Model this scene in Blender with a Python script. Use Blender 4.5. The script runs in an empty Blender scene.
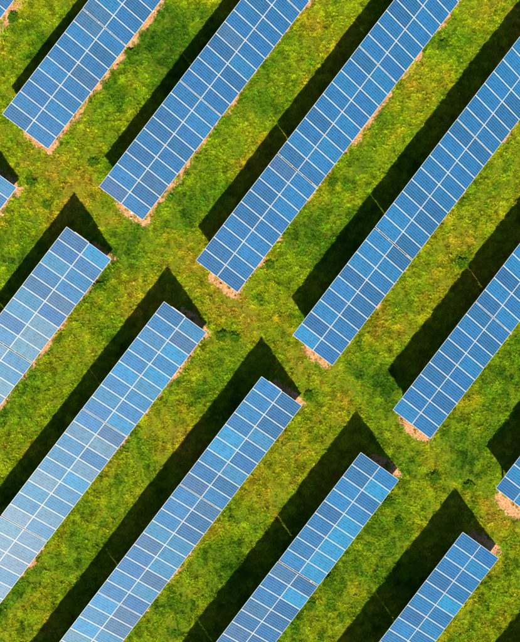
import bpy, bmesh, math, random
import numpy as np
from mathutils import Matrix, Vector

# ------------------------------------------------------------------ camera, sky, sun, exposure
scene = bpy.context.scene
COL = scene.collection
R = math.radians

cam_data = bpy.data.cameras.new('camera')
cam = bpy.data.objects.new('camera', cam_data)
COL.objects.link(cam)
cam_data.sensor_fit = 'HORIZONTAL'
cam_data.sensor_width = 36.0
cam_data.lens = 36.0 * 992.22 / 520.0
cam_data.clip_end = 2000.0
cam.matrix_world = (Matrix.Translation((0, 0, 71.32)) @ Matrix.Rotation(0.03322, 4, 'X')
                    @ Matrix.Rotation(0.04351, 4, 'Y'))
scene.camera = cam

SUN_DIR = Vector((0.04987, -1.033, 1.0)).normalized()        # towards the sun
sun_elev = math.asin(SUN_DIR.z)
sun_az = math.atan2(SUN_DIR.x, SUN_DIR.y)

world = bpy.data.worlds.new('World')
scene.world = world
world.use_nodes = True
wn = world.node_tree
bg = wn.nodes['Background']
sky = wn.nodes.new('ShaderNodeTexSky')
sky.sky_type = 'NISHITA'
sky.sun_disc = False
sky.sun_elevation = sun_elev
sky.sun_rotation = sun_az
sky.altitude = 300.0
sky.air_density = 1.0
sky.dust_density = 0.6
sky.ozone_density = 1.5
wn.links.new(sky.outputs[0], bg.inputs['Color'])
bg.inputs['Strength'].default_value = 0.065

sun_data = bpy.data.lights.new('sun', 'SUN')
sun_data.energy = 5.0
sun_data.angle = R(0.5)
sun_data.color = (1.0, 0.905, 0.72)
sun = bpy.data.objects.new('sun', sun_data)
COL.objects.link(sun)
sun.rotation_euler = SUN_DIR.to_track_quat('Z', 'Y').to_euler()
sun.location = (0, -40, 60)

vs = scene.view_settings
vs.view_transform = 'Standard'
vs.look = 'None'
vs.exposure = 2.0
vs.gamma = 1.0
vs.use_curve_mapping = False
scene.cycles.max_bounces = 4
scene.cycles.diffuse_bounces = 2
scene.cycles.glossy_bounces = 2
scene.cycles.transmission_bounces = 2

# ------------------------------------------------------------------ measurements (metres)
A = 0.92128                      # direction of the rows
CA, SA = math.cos(A), math.sin(A)
TILT = 0.50007
PITCH = 1.0390                    # one panel column along the row
PANEL_W = 1.0310
PANEL_L = 1.996
W = 4.0                          # slope length of a table
H_LOW = 0.7875
GAP = 0.032
TABLE_LEN = 9 * PITCH - 0.009
CT, ST = math.cos(TILT), math.sin(TILT)
RUN = W * CT

# row ends at the aisle: ground point under the low corner
ROWS = {
    'U0': (-25.351, 19.966), 'U1': (-18.433, 14.775), 'U2': (-11.516, 9.583), 'U3': (-4.666, 4.401),
    'U4': (2.082, -0.794), 'U5': (8.944, -5.959), 'U6': (15.884, -11.248),
    'L0': (-20.676, 11.998), 'L1': (-13.784, 6.761), 'L2': (-6.892, 1.525), 'L3': (-0.073, -3.664),
    'L4': (6.720, -8.885), 'L5': (13.666, -14.249), 'L6': (20.611, -19.613),
}
# bare soil along each row: strip beyond low edge, apron beyond the row end, patchiness
SOIL = {
    'U0': (0.50, .5, .3), 'U1': (0.26, .34, .40), 'U2': (0.17, .40, .60), 'U3': (0.17, .58, .6),
    'U4': (0.12, .66, .7), 'U5': (0.12, .58, .8), 'U6': (0.42, .9, .3),
    'L0': (0.25, .35, .4), 'L1': (0.22, .32, .6), 'L2': (0.10, .42, .7), 'L3': (0.10, .5, .8),
    'L4': (0.04, .66, .8), 'L5': (0.04, .66, .8), 'L6': (0.1, .6, .6),
}

# ------------------------------------------------------------------ numpy noise
def _hash(ix, iy, seed):
    h = (ix.astype(np.int64) * 374761393 + iy.astype(np.int64) * 668265263 + seed * 974711) & 0xffffffff
    h = ((h ^ (h >> 13)) * 1274126177) & 0xffffffff
    h = h ^ (h >> 16)
    return (h & 0xffff) / 65535.0

def vnoise(x, y, seed=0):
    ix = np.floor(x); iy = np.floor(y)
    fx = x - ix; fy = y - iy
    fx = fx * fx * (3 - 2 * fx); fy = fy * fy * (3 - 2 * fy)
    a = _hash(ix, iy, seed); b = _hash(ix + 1, iy, seed)
    c = _hash(ix, iy + 1, seed); d = _hash(ix + 1, iy + 1, seed)
    return (a * (1 - fx) + b * fx) * (1 - fy) + (c * (1 - fx) + d * fx) * fy

def fbm(x, y, size, octaves=4, seed=0):
    v = np.zeros_like(x); amp = 0.5; tot = 0; f = 1.0 / size
    for o in range(octaves):
        cx, sx = math.cos(0.7 * o + .3), math.sin(0.7 * o + .3)
        v += amp * vnoise((x * cx - y * sx) * f + 13.7 * o, (x * sx + y * cx) * f + 7.1 * o, seed + o)
        tot += amp; amp *= 0.55; f *= 2.03
    return v / tot

def sstep(a, b, x):
    t = np.clip((x - a) / (b - a), 0, 1)
    return t * t * (3 - 2 * t)

def row_coords(x, y, row):
    ox, oy = ROWS[row]
    sg = 1.0 if row[0] == 'U' else -1.0
    s = ((x - ox) * CA + (y - oy) * SA) * sg          # along the row from the aisle end
    t = (x - ox) * SA - (y - oy) * CA                 # outwards from the low edge
    return s, t

def soil_field(x, y):
    """about >0 on bare soil, in metres from its edge"""
    n1 = fbm(x, y, 1.3, 3, 11) - .5
    n2 = fbm(x, y, 0.35, 2, 23) - .5
    best = np.full_like(x, -9.0)
    for r, (wst, apr, patch) in SOIL.items():
        s, t = row_coords(x, y, r)
        q = np.clip((t + 1.25) / 1.65, -1, 1)
        ap = apr * np.sqrt(np.clip(1 - q * q, 0.0, 1)) + 0.02
        pn = fbm(s, t * 0.4, 2.2, 2, 31 + len(r) + ord(r[1])) - .5
        wloc = wst + pn * 1.1 * patch - np.where(s > 0.8, patch * .16, 0)
        d = np.minimum(np.minimum(np.minimum(wloc - t, t + 2.6), s + ap), 28.2 - s)
        best = np.maximum(best, d)
    return np.maximum(best, -3.0) + n1 * 0.34 + n2 * 0.26

def terrain(x, y):
    return (fbm(x, y, 6.0, 3, 3) - .5) * 0.22 + (fbm(x, y, 0.8, 3, 5) - .5) * 0.10

# aisle between the two blocks: from upper left to lower right
def aisle_dist(x, y):
    ux, uy = ROWS['U3']; lx, ly = ROWS['L3']
    p = np.array([-4.6, 3.4]); d = np.array([ROWS['U5'][0] - ROWS['U1'][0], ROWS['U5'][1] - ROWS['U1'][1]])
    d = d / np.linalg.norm(d)
    return (x - p[0]) * (-d[1]) + (y - p[1]) * d[0]

LUSH = [(5.9, -2.4, 1.0), (5.5, -4.0, 1.0), (10.9, -6.2, 1.6), (12.6, -9.2, 1.1), (-9.4, 21.5, 2.4), (-14.0, 18.5, 1.6), (2.5, -11.0, 1.2),
        (-19.5, 22.5, 1.5), (-10, -9.5, 1.5), (8, -16.5, 1.6), (-14.0, 1.2, 1.3)]
DRY = [(-7.5, 7.5, 2.2), (9.5, 10.5, 2.2), (9, 21, 2.6), (-2.2, 13.5, 2.2), (9.0, -7.5, 1.3), (-16.0, 11, 2.2), (-5.0, 3.0, 1.6), (-17.5, -7.5, 2.4), (12.8, 4.5, 2),
       (-8.0, -8.0, 2), (2.2, -2.6, 1.2), (1.8, 18.0, 2.0), (13.0, -11.0, 1.2)]

def dryness(x, y):
    v = (fbm(x, y, 4.0, 3, 41) - .5) * 0.95 + (fbm(x, y, 0.9, 3, 47) - .5) * 0.56 + 0.50
    s, t = x * CA + y * SA, x * SA - y * CA
    v = v + (fbm(s * .16, t, .55, 3, 83) - .5) * 0.36            # faint mowing streaks along the rows
    for cx, cy, r in LUSH:
        v -= 0.30 * np.exp(-((x - cx) ** 2 + (y - cy) ** 2) / (r * r))
    for cx, cy, r in DRY:
        v += 0.20 * np.exp(-((x - cx) ** 2 + (y - cy) ** 2) / (r * r))
    ad = aisle_dist(x, y)
    wear = sstep(.35, .62, fbm(x, y, 3.0, 2, 91))
    v += 0.08 * np.exp(-(ad / 0.9) ** 2) + 0.20 * wear * (np.exp(-((ad - .78) / .26) ** 2) + np.exp(-((ad + .78) / .26) ** 2))
    return v

# ------------------------------------------------------------------ material helpers
def new_mat(name):
    m = bpy.data.materials.new(name)
    m.use_nodes = True
    nt = m.node_tree
    return m, nt, nt.nodes['Principled BSDF']

def N(nt, kind, **kw):
    n = nt.nodes.new(kind)
    for k, v in kw.items():
        setattr(n, k, v)
    return n

def math_node(nt, op, a, b=None, c=None):
    n = nt.nodes.new('ShaderNodeMath'); n.operation = op
    for i, v in enumerate((a, b, c)):
        if v is None: continue
        if isinstance(v, (int, float)): n.inputs[i].default_value = v
        else: nt.links.new(v, n.inputs[i])
    return n.outputs[0]

def mix_col(nt, fac, a, b, blend='MIX'):
    n = nt.nodes.new('ShaderNodeMix'); n.data_type = 'RGBA'; n.blend_type = blend
    for sock, v in ((n.inputs[0], fac), (n.inputs[6], a), (n.inputs[7], b)):
        if isinstance(v, (int, float)): sock.default_value = v
        elif isinstance(v, tuple): sock.default_value = v
        else: nt.links.new(v, sock)
    return n.outputs[2]

def noise(nt, vec, scale, detail=3.0, rough=.55):
    n = nt.nodes.new('ShaderNodeTexNoise')
    n.inputs['Scale'].default_value = scale; n.inputs['Detail'].default_value = detail
    n.inputs['Roughness'].default_value = rough
    if vec is not None: nt.links.new(vec, n.inputs['Vector'])
    return n.outputs['Fac']

def ramp(nt, fac, stops):
    n = nt.nodes.new('ShaderNodeValToRGB')
    e = n.color_ramp.elements
    e[0].position, e[0].color = stops[0]
    e[1].position, e[1].color = stops[-1]
    for p, c in stops[1:-1]:
        k = e.new(p); k.color = c
    nt.links.new(fac, n.inputs[0])
    return n.outputs[0]

# ------------------------------------------------------------------ materials
def mat_ground():
    m, nt, p = new_mat('soil_and_turf')
    geo = N(nt, 'ShaderNodeNewGeometry')
    pos = geo.outputs['Position']
    at = N(nt, 'ShaderNodeAttribute', attribute_name='soil')
    dr = N(nt, 'ShaderNodeAttribute', attribute_name='dry')
    n1 = noise(nt, pos, 7.0, 4.0, .6)
    n2 = noise(nt, pos, 24.0, 3.0, .6)
    n3 = noise(nt, pos, 1.4, 3.0, .5)
    soil = ramp(nt, n1, [(.28, (.075, .032, .012, 1)), (.5, (.215, .108, .048, 1)), (.72, (.38, .228, .125, 1))])
    soil = mix_col(nt, .35, soil, ramp(nt, n2, [(.3, (.06, .026, .012, 1)), (.7, (.40, .235, .125, 1))]))
    turf = ramp(nt, dr.outputs['Fac'], [(.2, (.018, .048, .002, 1)), (.55, (.052, .078, .002, 1)), (.9, (.100, .085, .005, 1))])
    turf = mix_col(nt, .5, turf, ramp(nt, n1, [(.3, (.012, .022, .002, 1)), (.7, (.085, .105, .003, 1))]))
    s = math_node(nt, 'ADD', at.outputs['Fac'], math_node(nt, 'MULTIPLY', math_node(nt, 'SUBTRACT', n1, .5), .9))
    s = math_node(nt, 'MULTIPLY_ADD', s, 7.0, .5)
    cl = N(nt, 'ShaderNodeClamp'); nt.links.new(s, cl.inputs[0])
    nt.links.new(mix_col(nt, cl.outputs[0], turf, soil), p.inputs['Base Color'])
    p.inputs['Roughness'].default_value = .95
    p.inputs['Specular IOR Level'].default_value = .03
    b = N(nt, 'ShaderNodeBump'); b.inputs['Strength'].default_value = .8; b.inputs['Distance'].default_value = .06
    nt.links.new(math_node(nt, 'ADD', n1, math_node(nt, 'MULTIPLY', n2, .5)), b.inputs['Height'])
    nt.links.new(b.outputs[0], p.inputs['Normal'])
    return m

def mat_grass():
    m, nt, p = new_mat('grass_blades')
    at = N(nt, 'ShaderNodeAttribute', attribute_name='tint'); at.attribute_type = 'INSTANCER'
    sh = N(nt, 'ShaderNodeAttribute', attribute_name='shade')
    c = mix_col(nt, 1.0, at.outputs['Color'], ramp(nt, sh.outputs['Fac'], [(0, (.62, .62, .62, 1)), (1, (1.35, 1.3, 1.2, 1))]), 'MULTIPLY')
    nt.links.new(c, p.inputs['Base Color'])
    p.inputs['Roughness'].default_value = .62
    p.inputs['Specular IOR Level'].default_value = .05
    tr = N(nt, 'ShaderNodeBsdfTranslucent'); nt.links.new(c, tr.inputs[0])
    mx = N(nt, 'ShaderNodeMixShader'); mx.inputs[0].default_value = .28
    nt.links.new(p.outputs[0], mx.inputs[1]); nt.links.new(tr.outputs[0], mx.inputs[2])
    nt.links.new(mx.outputs[0], nt.nodes['Material Output'].inputs['Surface'])
    return m

def mat_leaf():
    m, nt, p = new_mat('weed_leaf')
    geo = N(nt, 'ShaderNodeNewGeometry')
    n1 = noise(nt, geo.outputs['Position'], 9.0)
    c = ramp(nt, n1, [(.3, (.008, .028, .001, 1)), (.7, (.028, .064, .002, 1))])
    nt.links.new(c, p.inputs['Base Color'])
    p.inputs['Roughness'].default_value = .9
    p.inputs['Specular IOR Level'].default_value = .0
    return m

def mat_clod():
    m, nt, p = new_mat('soil_clod')
    at = N(nt, 'ShaderNodeAttribute', attribute_name='tint'); at.attribute_type = 'INSTANCER'
    nt.links.new(at.outputs['Color'], p.inputs['Base Color'])
    p.inputs['Roughness'].default_value = .95; p.inputs['Specular IOR Level'].default_value = .1
    return m

def mat_cells():
    """polycrystalline laminate under glass: six by twelve cells, colour of each panel from the object"""
    m, nt, p = new_mat('solar_cells')
    tc = N(nt, 'ShaderNodeTexCoord'); oi = N(nt, 'ShaderNodeObjectInfo')
    sep = N(nt, 'ShaderNodeSeparateXYZ'); nt.links.new(tc.outputs['Object'], sep.inputs[0])
    nx, ny = 6, 12
    u = math_node(nt, 'MULTIPLY_ADD', sep.outputs[0], nx / .965, nx / 2)
    v = math_node(nt, 'MULTIPLY_ADD', sep.outputs[1], ny / 1.917, ny / 2)
    def line(coord, w):
        f = math_node(nt, 'FRACT', coord)
        d = math_node(nt, 'ABSOLUTE', math_node(nt, 'SUBTRACT', f, .5))
        return math_node(nt, 'GREATER_THAN', d, .5 - w)
    lu = line(u, .085); lv = line(v, .060)
    cmb = N(nt, 'ShaderNodeCombineXYZ')
    nt.links.new(math_node(nt, 'FLOOR', u), cmb.inputs[0]); nt.links.new(math_node(nt, 'FLOOR', v), cmb.inputs[1])
    nt.links.new(math_node(nt, 'MULTIPLY', oi.outputs['Random'], 517.0), cmb.inputs[2])
    wn_ = N(nt, 'ShaderNodeTexWhiteNoise'); nt.links.new(cmb.outputs[0], wn_.inputs['Vector'])
    cellv = math_node(nt, 'MULTIPLY_ADD', wn_.outputs['Value'], .45, .72)
    # crystal grain, shifted for each panel
    off = N(nt, 'ShaderNodeVectorMath'); off.operation = 'ADD'
    nt.links.new(tc.outputs['Object'], off.inputs[0])
    sc = N(nt, 'ShaderNodeCombineXYZ'); nt.links.new(math_node(nt, 'MULTIPLY', oi.outputs['Random'], 91.0), sc.inputs[0])
    nt.links.new(math_node(nt, 'MULTIPLY', oi.outputs['Random'], 47.0), sc.inputs[1])
    nt.links.new(sc.outputs[0], off.inputs[1])
    grain = noise(nt, off.outputs[0], 30.0, 2.0, .7)
    gv = math_node(nt, 'MULTIPLY_ADD', grain, .7, .65)
    val = math_node(nt, 'MULTIPLY', cellv, gv)
    vcol = N(nt, 'ShaderNodeCombineColor')
    for i in range(3): nt.links.new(val, vcol.inputs[i])
    base = mix_col(nt, 1.0, oi.outputs['Color'], vcol.outputs[0], 'MULTIPLY')
    seam = mix_col(nt, .45, oi.outputs['Color'], (.030, .165, .33, 1))        # pale backsheet lines between the cells
    base = mix_col(nt, math_node(nt, 'MULTIPLY', lv, .55), base, seam)
    base = mix_col(nt, math_node(nt, 'MULTIPLY', lu, .82), base, seam)
    # thin dust film, thicker towards the low frame
    dn = noise(nt, off.outputs[0], 2.3, 4.0, .6)
    edge = math_node(nt, 'MULTIPLY_ADD', sep.outputs[1], -.9, -.55)
    ec = N(nt, 'ShaderNodeClamp'); nt.links.new(edge, ec.inputs[0])
    dust = math_node(nt, 'MULTIPLY_ADD', dn, .10, math_node(nt, 'MULTIPLY', ec.outputs[0], .12))
    base = mix_col(nt, dust, base, (.035, .060, .075, 1))
    nt.links.new(base, p.inputs['Base Color'])
    nt.links.new(math_node(nt, 'MULTIPLY_ADD', dn, .16, .32), p.inputs['Roughness'])
    p.inputs['IOR'].default_value = 1.34
    return m

def mat_metal(name, col, rough, metallic, var=.12):
    m, nt, p = new_mat(name)
    geo = N(nt, 'ShaderNodeNewGeometry')
    n1 = noise(nt, geo.outputs['Position'], 3.1, 4.0, .6)
    c = ramp(nt, n1, [(.3, tuple(x * (1 - var) for x in col) + (1,)), (.7, tuple(min(1, x * (1 + var)) for x in col) + (1,))])
    nt.links.new(c, p.inputs['Base Color'])
    p.inputs['Roughness'].default_value = rough
    p.inputs['Metallic'].default_value = metallic
    return m

M = dict(ground=mat_ground(), grass=mat_grass(), leaf=mat_leaf(), clod=mat_clod(), cells=mat_cells(),
         alu=mat_metal('anodised_aluminium', (.185, .185, .18), .5, 0.0),
         steel=mat_metal('galvanised_steel', (.22, .23, .24), .5, .5),
         plastic=mat_metal('pale_plastic', (.24, .24, .23), .5, 0.0, .05))

# ------------------------------------------------------------------ ground sheet
def axis(lo, hi, step, far):
    core = np.arange(lo, hi + 1e-6, step)
    k = np.array([1, 3, 7, 15, 30, 60, 120, 240, 480, 900.])
    k = k[k < far]
    return np.concatenate([lo - k[::-1], core, hi + k])

def build_ground():
    xs = axis(-27.0, 21.0, .14, 1000); ys = axis(-26.0, 31.0, .14, 1000)
    X, Y = np.meshgrid(xs, ys)
    Z = terrain(X, Y)
    sf = soil_field(X, Y)
    Z -= 0.03 * sstep(-.1, .3, sf)
    n, k = X.shape
    co = np.stack([X, Y, Z], -1).reshape(-1, 3)
    idx = np.arange(n * k).reshape(n, k)
    quads = np.stack([idx[:-1, :-1], idx[:-1, 1:], idx[1:, 1:], idx[1:, :-1]], -1).reshape(-1, 4)
    me = bpy.data.meshes.new('ground')
    me.vertices.add(len(co)); me.vertices.foreach_set('co', co.ravel())
    me.loops.add(quads.size); me.loops.foreach_set('vertex_index', quads.ravel())
    me.polygons.add(len(quads))
    me.polygons.foreach_set('loop_start', np.arange(0, quads.size, 4))
    me.update(calc_edges=True)
    me.polygons.foreach_set('use_smooth', np.ones(len(quads), dtype=bool))
    a = me.attributes.new('soil', 'FLOAT', 'POINT'); a.data.foreach_set('value', sf.ravel().astype(np.float32))
    a = me.attributes.new('dry', 'FLOAT', 'POINT'); a.data.foreach_set('value', dryness(X, Y).ravel().astype(np.float32))
    me.materials.append(M['ground'])
    o = bpy.data.objects.new('ground', me); COL.objects.link(o)
    o['kind'] = 'structure'
    o['label'] = 'grassy field ground with bare reddish soil along the solar rows'
    return o
build_ground()

# ------------------------------------------------------------------ solar tables
def box(bm, x0, x1, y0, y1, z0, z1, mi=0):
    v = [bm.verts.new(p) for p in ((x0, y0, z0), (x1, y0, z0), (x1, y1, z0), (x0, y1, z0),
                                   (x0, y0, z1), (x1, y0, z1), (x1, y1, z1), (x0, y1, z1))]
    for f in ((3, 2, 1, 0), (4, 5, 6, 7), (0, 1, 5, 4), (1, 2, 6, 5), (2, 3, 7, 6), (3, 0, 4, 7)):
        bm.faces.new([v[i] for i in f]).material_index = mi

def mesh(name, bm, mat):
    me = bpy.data.meshes.new(name); bm.to_mesh(me); bm.free()
    me.materials.append(mat)
    return me

def panel_meshes():
    hw, hl, f = PANEL_W / 2, PANEL_L / 2, .025
    bm = bmesh.new(); box(bm, -hw + .004, hw - .004, -hl + .004, hl - .004, -.012, -.004)
    glass = mesh('solar_panel', bm, M['cells'])
    bm = bmesh.new()
    # frame: four rails butted end to end, lip above the glass
    box(bm, -hw, hw, -hl, -hl + f, -.040, .003)
    box(bm, -hw, hw, hl - f, hl, -.040, .003)
    box(bm, -hw, -hw + f, -hl + f, hl - f, -.040, .003)
    box(bm, hw - f, hw, -hl + f, hl - f, -.040, .003)
    bmesh.ops.bevel(bm, geom=[e for e in bm.edges if all(v.co.z > 0 for v in e.verts)], offset=.002, segments=1, affect='EDGES')
    frame = mesh('frame', bm, M['alu'])
    return glass, frame
GLASS, FRAME = panel_meshes()

def channel(length_axis, x0, x1, w, h, mat, name, th=.006):
    """C-section running along x"""
    bm = bmesh.new()
    box(bm, x0, x1, -w / 2, w / 2, -th, 0)
    box(bm, x0, x1, -w / 2, -w / 2 + th, -h, -th)
    box(bm, x0, x1, -w / 2 + th, w / 2, -h, -h + th)
    return mesh(name, bm, mat)

PURLIN = channel('x', -.03, TABLE_LEN + .03, .06, .07, M['steel'], 'purlin')
RAFTER = channel('x', .12, W - .12, .07, .09, M['steel'], 'rafter')        # rotated to run up the slope
bm = bmesh.new(); box(bm, -.05, .05, -.04, -.034, 0, 1); box(bm, -.05, .05, .034, .04, 0, 1); box(bm, -.004, .004, -.034, .034, 0, 1)
POST = mesh('post', bm, M['steel'])
bm = bmesh.new(); box(bm, 0, .03, 0, 1.25, -.06, -.02); box(bm, .03, .042, 0, 1.25, -.06, -.004)
TRAY = mesh('cable_tray', bm, M['steel'])
bm = bmesh.new(); box(bm, -.07, .07, -.09, .09, 0, .07)
bmesh.ops.bevel(bm, geom=bm.edges[:], offset=.012, segments=2, affect='EDGES')
BOX = mesh('junction_box', bm, M['plastic'])

CLASS = {                              # base colours of the panels; pale grey 'g' has sky glare painted in
    'n': (.0003, .027, .082), 'b': (.0003, .035, .095), 'c': (.0005, .053, .120), 'd': (.0004, .021, .064),
    'p': (.0065, .025, .062), 'g': (.020, .054, .090), 'k': (.004, .044, .094),
}
rnd = random.Random(7)

def part(name, me, parent, loc, rot=(0, 0, 0)):
    o = bpy.data.objects.new(name, me); COL.objects.link(o)
    o.parent = parent; o.location = loc; o.rotation_euler = rot
    return o

def solar_table(row, k, label, special=None, mixw=None, tray=False, jbox=False):
    """k-th table of a row counted from the aisle; columns counted from the aisle as well"""
    ox, oy = ROWS[row]
    s0 = k * (9 * PITCH + GAP)
    if k == 0 and row in ('U3', 'U4', 'L1', 'L4'):
        s0 -= .035                     # these rows stand a little further apart at the first joint
    if row[0] == 'U':
        bx, by = ox + CA * s0, oy + SA * s0
    else:
        bx, by = ox - CA * (s0 + TABLE_LEN), oy - SA * (s0 + TABLE_LEN)
    root = bpy.data.objects.new('solar_table', None); COL.objects.link(root)
    root.empty_display_size = .5
    jr = random.Random(sum(map(ord, row)) * 31 + k)
    root.location = (bx, by, jr.uniform(-.02, .03))
    root.rotation_euler = (jr.uniform(-.004, .004), jr.uniform(-.0015, .0015), A + jr.uniform(-.0012, .0012))
    root['label'] = label; root['category'] = 'solar array'; root['group'] = 'solar tables in parallel rows'
    special = special or {}
    mixw = mixw or 'nnnnnnbbdd'
    def slope(x, d, n):                # d metres up the slope from the low edge, n metres above the panel plane
        return (x, d * CT - n * ST, H_LOW + d * ST + n * CT)
    for c in range(9):
        for lev in (0, 1):             # 0 low row, 1 high row
            ci = c if row[0] == 'U' else 8 - c
            d = PANEL_L / 2 + lev * (W - PANEL_L)
            x = PITCH * ci + PANEL_W / 2
            o = part('solar_panel', GLASS, root, slope(x + jr.uniform(-.002, .002), d, jr.uniform(-.004, .004)),
                     (TILT + jr.gauss(0, .0045), jr.gauss(0, .0045), jr.gauss(0, .0008)))
            cl = special.get((c, lev), jr.choice(mixw))
            b = CLASS[cl]; f = jr.uniform(.95, 1.05)
            o.color = (b[0] * f * jr.uniform(.8, 1.3), b[1] * f * jr.uniform(.93, 1.07), b[2] * f, 1)
            fr = part('frame', FRAME, o, (0, 0, 0))
    for d in (.45, 1.50, 2.50, 3.55):
        part('purlin', PURLIN, root, slope(0, d, -.047), (TILT, 0, 0))
    for x in (.75, 3.35, 5.90, 8.48):
        o = part('rafter', RAFTER, root, slope(x, 0, -.122), (0, 0, 0))
        o.rotation_euler = Matrix(((0, -1, 0), (CT, 0, -ST), (ST, 0, CT))).to_euler()
        for d in (.75, 3.05):
            px, py, pz = slope(x, d, -.215)
            p = part('post', POST, root, (px, py, -.45))
            p.scale = (1, 1, pz + .45 + .03)
    if tray:
        part('cable_tray', TRAY, root, slope(TABLE_LEN + .004, 2.05, 0), (TILT, 0, 0))
    if jbox:
        part('junction_box', BOX, root, slope(-.08, .95, -.14), (TILT, 0, 0))
    return root

solar_table('U0', 0, 'solar table cut off by the top left corner of the picture')
solar_table('U1', 0, 'solar table nearest the top left corner that shows its whole aisle end',
            {(0, 0): 'b', (2, 0): 'b', (8, 1): 'p', (1, 0): 'n', (0, 1): 'd', (5, 0): 'p'})
solar_table('U1', 1, 'solar table with purple grey panels at the top edge near the top left corner',
            {(0, 1): 'p', (1, 1): 'b', (0, 0): 'n'})
solar_table('U2', 0, 'solar table with a small pale box at its aisle end, upper left of the middle',
            {(0, 1): 'p', (2, 0): 'p'}, jbox=True)
solar_table('U2', 1, 'solar table running out at the top edge, left of the top middle', {(4, 1): 'p'})
solar_table('U2', 2, 'solar table with only a low corner showing at the top edge')
solar_table('U3', 0, 'solar table above the centre with a pinkish soil patch round its aisle end',
            {(0, 1): 'd', (8, 1): 'p', (8, 0): 'b', (6, 0): 'b', (7, 0): 'b', (2, 0): 'b', (3, 0): 'b', (5, 1): 'd', (4, 1): 'd'})
solar_table('U3', 1, 'solar table between two joints of the long row through the top middle',
            {(0, 0): 'n', (1, 0): 'b', (2, 0): 'b'})
solar_table('U3', 2, 'solar table at the top edge, furthest up the long row right of the top middle', {}, 'nnnbd')
solar_table('U4', 0, 'solar table right of centre with one bright cyan panel at its aisle corner',
            {(0, 1): 'c', (1, 1): 'd', (2, 1): 'b', (3, 1): 'n', (4, 1): 'b', (0, 0): 'n', (1, 0): 'n', (2, 0): 'n', (3, 0): 'd', (4, 0): 'd',
             (5, 1): 'd', (8, 1): 'b', (8, 0): 'd', (7, 1): 'b', (6, 1): 'b'})
solar_table('U4', 1, 'middle solar table of the long row that meets the right edge near the top',
            {(0, 0): 'd', (1, 0): 'n', (2, 0): 'd', (3, 0): 'd', (8, 1): 'd', (0, 1): 'b', (1, 1): 'b', (8, 0): 'd'})
solar_table('U4', 2, 'solar table running off the right edge closest to the top right corner', {(0, 0): 'n', (1, 0): 'd'})
solar_table('U5', 0, 'solar table right of the middle standing beside a lush bright green grass patch',
            {(8, 1): 'd', (4, 1): 'd', (0, 1): 'b'})
solar_table('U5', 1, 'solar table running off the right edge halfway up the picture', {(0, 1): 'd', (3, 1): 'b'})
solar_table('U6', 0, 'solar table with only its aisle corner showing at the right edge, on orange soil', {})
solar_table('L0', 0, 'solar table of which one low corner shows at the left edge', {}, 'nbk')
solar_table('L1', 0, 'solar table at the left with a bright cyan panel at its low aisle corner',
            {(0, 0): 'c', (4, 0): 'p', (5, 0): 'n', (7, 0): 'g', (8, 0): 'g', (6, 0): 'g', (5, 1): 'k', (6, 1): 'k'}, 'nnbkd', tray=True)
solar_table('L1', 1, 'solar table running off the left edge halfway down behind a dark joint', {}, 'kgg', )
solar_table('L2', 0, 'solar table left of centre with a purple grey panel second from its aisle end',
            {(1, 0): 'p', (2, 0): 'c', (4, 0): 'c', (8, 0): 'c', (7, 0): 'b', (8, 1): 'b', (5, 1): 'c', (6, 1): 'b', (0, 1): 'd'}, 'bbnkk', tray=True)
solar_table('L2', 1, 'pale solar table with two purple grey panels on its low side, lower left',
            {(0, 0): 'p', (3, 0): 'g', (2, 0): 'n', (4, 0): 'c', (0, 1): 'b', (5, 0): 'k', (1, 0): 'g'}, 'kkkgg')
solar_table('L2', 2, 'pale greyish solar table running off the left edge near the bottom', {}, 'gggk')
solar_table('L3', 0, 'solar table just below centre with a dark brown shadowed patch at its aisle end',
            {(0, 1): 'b', (1, 1): 'b', (2, 1): 'b', (4, 1): 'c', (5, 1): 'c', (3, 1): 'n', (0, 0): 'd', (1, 0): 'd', (2, 0): 'd', (3, 0): 'k', (4, 0): 'n', (8, 1): 'p'},
            'nnkbd', tray=True)
solar_table('L3', 1, 'middle solar table of the row left of the bottom middle', {(0, 1): 'b', (1, 1): 'b', (2, 1): 'b', (8, 1): 'n', (7, 1): 'b', (0, 0): 'p', (1, 0): 'd', (2, 0): 'd'}, 'nnkkp')
solar_table('L3', 2, 'solar table running out at the bottom edge left of the middle', {(0, 1): 'c', (1, 1): 'k', (2, 1): 'c', (0, 0): 'p', (1, 0): 'p'}, 'kkpg')
solar_table('L4', 0, 'solar table below centre with a run of bright cyan panels on its low side',
            {(0, 0): 'b', (1, 0): 'c', (2, 0): 'n', (3, 0): 'b', (4, 0): 'c', (5, 0): 'c', (6, 0): 'c', (7, 0): 'c', (8, 0): 'c', (1, 1): 'd', (4, 1): 'd', (5, 1): 'n', (6, 1): 'n', (7, 1): 'n', (8, 1): 'b'})
solar_table('L4', 1, 'solar table running out at the bottom edge near the bottom middle', {(1, 0): 'c', (0, 0): 'd', (0, 1): 'p', (2, 0): 'd'}, 'nnpd')
solar_table('L4', 2, 'solar table just below the bottom edge, known by its shadow left of the bottom middle')
solar_table('L5', 0, 'solar table at the lower right with a dark panel amid its high side',
            {(3, 1): 'd', (4, 0): 'c', (2, 1): 'n', (0, 0): 'n', (1, 0): 'b', (2, 0): 'n', (0, 1): 'n', (1, 1): 'b', (5, 1): 'n', (3, 0): 'n'})
solar_table('L5', 1, 'solar table just below the bottom edge at the lower right, known by its shadow')
solar_table('L6', 0, 'solar table beyond the bottom right corner whose shadow enters the picture there')

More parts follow.
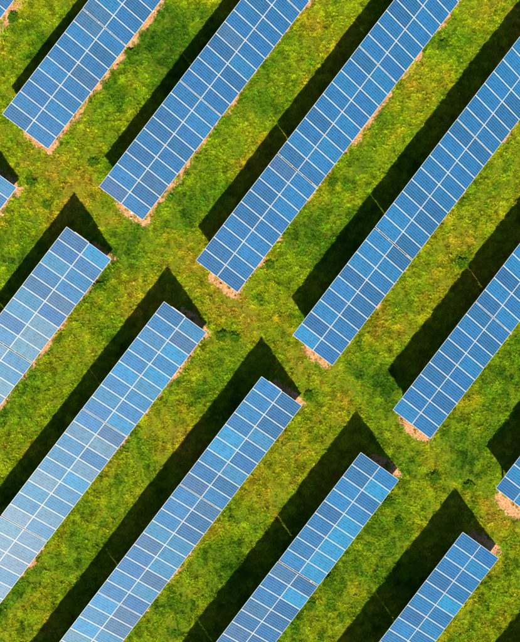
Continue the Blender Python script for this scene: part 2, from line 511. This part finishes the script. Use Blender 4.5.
# ------------------------------------------------------------------ scattered stuff
def scatter(name, pts, rot, scl, variant, tint, sources, label, category):
    me = bpy.data.meshes.new(name)
    me.vertices.add(len(pts)); me.vertices.foreach_set('co', pts.astype(np.float32).ravel())
    def attr(n, typ, key, arr):
        a = me.attributes.new(n, typ, 'POINT'); a.data.foreach_set(key, arr.ravel())
    attr('rot', 'FLOAT_VECTOR', 'vector', rot.astype(np.float32))
    attr('scl', 'FLOAT_VECTOR', 'vector', scl.astype(np.float32))
    attr('variant', 'INT', 'value', variant.astype(np.int32))
    attr('tint', 'FLOAT_COLOR', 'color', np.concatenate([tint, np.ones((len(tint), 1))], 1).astype(np.float32))
    o = bpy.data.objects.new(name, me); COL.objects.link(o)
    src = bpy.data.collections.new(name + '_sources')            # not linked to the scene
    for i, s in enumerate(sources):
        src.objects.link(bpy.data.objects.new('%s_source_%02d' % (name, i), s))
    ng = bpy.data.node_groups.new(name + '_scatter', 'GeometryNodeTree')
    ng.interface.new_socket('Geometry', in_out='INPUT', socket_type='NodeSocketGeometry')
    ng.interface.new_socket('Geometry', in_out='OUTPUT', socket_type='NodeSocketGeometry')
    gi = ng.nodes.new('NodeGroupInput'); go = ng.nodes.new('NodeGroupOutput')
    ci = ng.nodes.new('GeometryNodeCollectionInfo'); ci.inputs['Collection'].default_value = src
    ci.inputs['Separate Children'].default_value = True; ci.inputs['Reset Children'].default_value = True
    ip = ng.nodes.new('GeometryNodeInstanceOnPoints'); ip.inputs['Pick Instance'].default_value = True
    def named(n, typ):
        q = ng.nodes.new('GeometryNodeInputNamedAttribute'); q.data_type = typ; q.inputs['Name'].default_value = n
        return q.outputs['Attribute']
    er = ng.nodes.new('FunctionNodeEulerToRotation')
    L = ng.links.new
    L(named('rot', 'FLOAT_VECTOR'), er.inputs[0])
    L(gi.outputs[0], ip.inputs['Points']); L(ci.outputs[0], ip.inputs['Instance'])
    L(named('variant', 'INT'), ip.inputs['Instance Index'])
    L(er.outputs[0], ip.inputs['Rotation']); L(named('scl', 'FLOAT_VECTOR'), ip.inputs['Scale'])
    L(ip.outputs[0], go.inputs[0])
    md = o.modifiers.new('scatter', 'NODES'); md.node_group = ng
    o['kind'] = 'stuff'; o['label'] = label; o['category'] = category
    return o

def tuft_mesh(seed, blades, rad, height, lean, width):
    r = random.Random(seed)
    vs_, fs, sh = [], [], []
    for i in range(blades):
        a = r.uniform(0, 2 * math.pi); d = rad * math.sqrt(r.random())
        x, y = d * math.cos(a), d * math.sin(a)
        b = a + r.uniform(-1.0, 1.0)
        h = height * r.uniform(.55, 1.15); l = lean * r.uniform(.4, 1.3); w = width * r.uniform(.7, 1.3) / 2
        cx, cy = -math.sin(b) * w, math.cos(b) * w
        dx, dy = math.cos(b), math.sin(b)
        k = len(vs_)
        for f, hz, ww in ((0, -.03, .8), (.38, .68, 1.0), (1.0, 1.0, .12)):
            px, py, pz = x + dx * l * f, y + dy * l * f, h * hz
            vs_.append((px - cx * ww, py - cy * ww, pz)); vs_.append((px + cx * ww, py + cy * ww, pz))
        fs.append((k, k + 1, k + 3, k + 2)); fs.append((k + 2, k + 3, k + 5, k + 4))
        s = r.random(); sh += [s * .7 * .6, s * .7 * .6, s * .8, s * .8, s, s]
    me = bpy.data.meshes.new('grass_tuft'); me.from_pydata(vs_, [], fs)
    at = me.attributes.new('shade', 'FLOAT', 'POINT'); at.data.foreach_set('value', np.array(sh, dtype=np.float32))
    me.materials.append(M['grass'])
    return me

rg = np.random.default_rng(5)
def jgrid(x0, x1, y0, y1, step):
    X, Y = np.meshgrid(np.arange(x0, x1, step), np.arange(y0, y1, step))
    X = X.ravel() + rg.uniform(-.6, .6, X.size) * step; Y = Y.ravel() + rg.uniform(-.6, .6, Y.size) * step
    return X, Y

X, Y = jgrid(-26, 20, -25, 30, .132)
sf = soil_field(X, Y)
clump = fbm(X, Y, .42, 3, 61)
keep = (rg.random(len(X)) < np.maximum(.10, 1 - sstep(-.22, .12, sf)) * (.42 + .75 * sstep(.36, .58, clump)))
X, Y, sf, clump = X[keep], Y[keep], sf[keep], clump[keep]
n = len(X)
dr = dryness(X, Y) + rg.normal(0, .055, n)
pal = np.array([(.032, .098, .002), (.082, .178, .002), (.156, .230, .002), (.215, .230, .003), (.275, .205, .012)])
q = np.clip((dr - .12) / .84, 0, .999) * 4
i0 = np.floor(q).astype(int); fr = (q - i0)[:, None]
tint = pal[i0] * (1 - fr) + pal[i0 + 1] * fr
tint *= (.62 + .72 * sstep(.25, .75, fbm(X, Y, .20, 2, 71)))[:, None] * rg.uniform(.84, 1.16, (n, 1)) * rg.uniform(.94, 1.06, (n, 3))
dab = sstep(.60, .72, fbm(X, Y, .45, 3, 97))                     # darker, greener dabs scattered by noise
tint *= 1 - dab[:, None] * np.array([.42, .24, .2])
size = (.45 + .70 * sstep(.25, .75, clump)) * rg.uniform(.75, 1.3, n)
size *= 1 - .30 * np.exp(-(aisle_dist(X, Y) / .9) ** 2)          # trampled shorter along the aisle
scl = np.stack([size, size, size * rg.uniform(.7, 1.25, n)], 1)
rot = np.stack([rg.normal(0, .12, n), rg.normal(0, .12, n), rg.uniform(0, 6.283, n)], 1)
tufts = [tuft_mesh(100 + i, b, rad, h, l, w) for i, (b, rad, h, l, w) in enumerate(
    ((40, .10, .14, .10, .016), (44, .13, .10, .13, .017), (34, .08, .20, .09, .015), (48, .15, .075, .13, .018), (38, .10, .13, .14, .020)))]
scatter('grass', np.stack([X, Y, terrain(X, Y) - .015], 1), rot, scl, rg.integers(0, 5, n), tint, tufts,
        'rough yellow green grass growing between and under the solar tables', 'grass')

def clod_mesh(seed):
    r = random.Random(seed)
    bm = bmesh.new(); bmesh.ops.create_icosphere(bm, subdivisions=1, radius=.04)
    for v in bm.verts:
        v.co *= r.uniform(.65, 1.25); v.co.z *= .7
    return mesh('clod', bm, M['clod'])
X, Y = jgrid(-26, 20, -25, 30, .16)
sf = soil_field(X, Y)
keep = (sf > -.06) & (rg.random(len(X)) < .55)
X, Y = X[keep], Y[keep]; n = len(X)
pal = np.array([(.15, .068, .028), (.23, .115, .052), (.32, .18, .095), (.075, .035, .016)])
tint = pal[rg.integers(0, 4, n)] * rg.uniform(.8, 1.2, (n, 1))
s = rg.lognormal(-.35, .5, n)
scatter('soil_clods', np.stack([X, Y, terrain(X, Y) - .02], 1), rg.uniform(0, 6.28, (n, 3)), np.stack([s, s, s], 1),
        rg.integers(0, 3, n), tint, [clod_mesh(i) for i in range(3)],
        'loose reddish soil clods along the drip edges of the rows', 'soil')

# ------------------------------------------------------------------ broad-leaved weeds one can pick out
def weed(x, y, size, seed, label):
    r = random.Random(seed)
    vs_, fs = [], []
    for i in range(int(110 + 130 * size)):
        a = r.uniform(0, 6.283); d = size * .5 * r.random() ** .8 * (1.1 + .35 * math.sin(2 * a + seed) + .3 * math.sin(5 * a + 2 * seed))
        lx, ly = d * math.cos(a), d * math.sin(a) * .8
        z = .08 + (.22 * size) * (max(.1, 1 - (d / (size * .8)) ** 2)) * r.uniform(.6, 1.1)
        b = a + r.uniform(-.9, .9); ln = r.uniform(.07, .15); w = ln * .34
        tl = r.uniform(-.25, .5)
        dx, dy = math.cos(b), math.sin(b); px, py = -dy, dx
        k = len(vs_)
        for f, ww, dz in ((0, .15, 0), (.45, 1.0, .35), (1, .05, .1)):
            cz = z + ln * tl * f + ln * .3 * dz
            vs_.append((lx + dx * ln * f - px * w * ww, ly + dy * ln * f - py * w * ww, cz))
            vs_.append((lx + dx * ln * f + px * w * ww, ly + dy * ln * f + py * w * ww, cz))
        fs += [(k, k + 1, k + 3, k + 2), (k + 2, k + 3, k + 5, k + 4)]
        if i % 4 == 0:                                            # stem from the root to this leaf
            k = len(vs_)
            vs_ += [(-.008, 0, -.1), (.008, 0, -.1), (lx, ly + .004, z), (lx, ly - .004, z)]
            fs.append((k, k + 1, k + 3, k + 2))
    me = bpy.data.meshes.new('weed_plant'); me.from_pydata(vs_, [], fs); me.materials.append(M['leaf'])
    o = bpy.data.objects.new('weed_plant', me); COL.objects.link(o)
    o.location = (x, y, float(terrain(np.array([x]), np.array([y]))[0])); o.rotation_euler = (0, 0, r.uniform(0, 6.28))
    o['label'] = label; o['category'] = 'weed'; o['group'] = 'dark green weeds in the grass'

for i, (x, y, s, lab) in enumerate((
    (-19.87, 12.53, .8, 'dark green weed beside the low solar corner showing at the left edge'),
    (-18.67, 10.84, .6, 'small dark weed in the open aisle grass near the left edge'),
    (-15.31, 13.90, .7, 'dark weed in the aisle grass below the table near the top left corner'),
    (10.07, 22.20, .8, 'dark weed alone in the bright grass strip near the top right corner'),
    (9.22, -8.72, .8, 'dark weed in the aisle between two right hand row ends'),
    (11.68, -9.34, .6, 'dark weed in lush grass beside the orange soil patch at right'),
    (11.27, 6.45, 1.0, 'leafy weed half in shade on the shadow edge at right of centre'),
    (2.15, 12.40, .7, 'dark weed at the low panel edge below the joint above centre'),
    (-2.39, 6.41, .6, 'dark weed at the low panel edge above the central aisle'),
    (0.41, -3.01, .7, 'weed beside the low aisle corner of the table just below centre'),
    (6.03, -10.59, .9, 'weed beside the low edge of the table below centre, nearest its aisle end'),
    (6.73, -12.07, .7, 'dark weed in sunlit grass between the two bottom right tables'),
    (0.63, -17.78, .7, 'dark weed by the low panel edge near the bottom middle'),
    (1.83, -16.14, .8, 'dark weed by the low panel edge right beside the lower joint'),
    (-14.88, 4.84, .7, 'dark weed against the low edge of the leftmost large lower table'),
    (-5.85, 1.29, .8, 'left one of the twin dark weeds in the central aisle'),
    (-4.91, 1.15, .7, 'right one of the twin dark weeds in the central aisle'),
    (-21.30, 24.60, .8, 'dark weed beside the soil strip in the top left corner'),
    (-12.57, 21.89, .7, 'dark weed on the pink soil edge near the top left joint'),
)):
    weed(x, y, s * .9, 900 + i, lab)
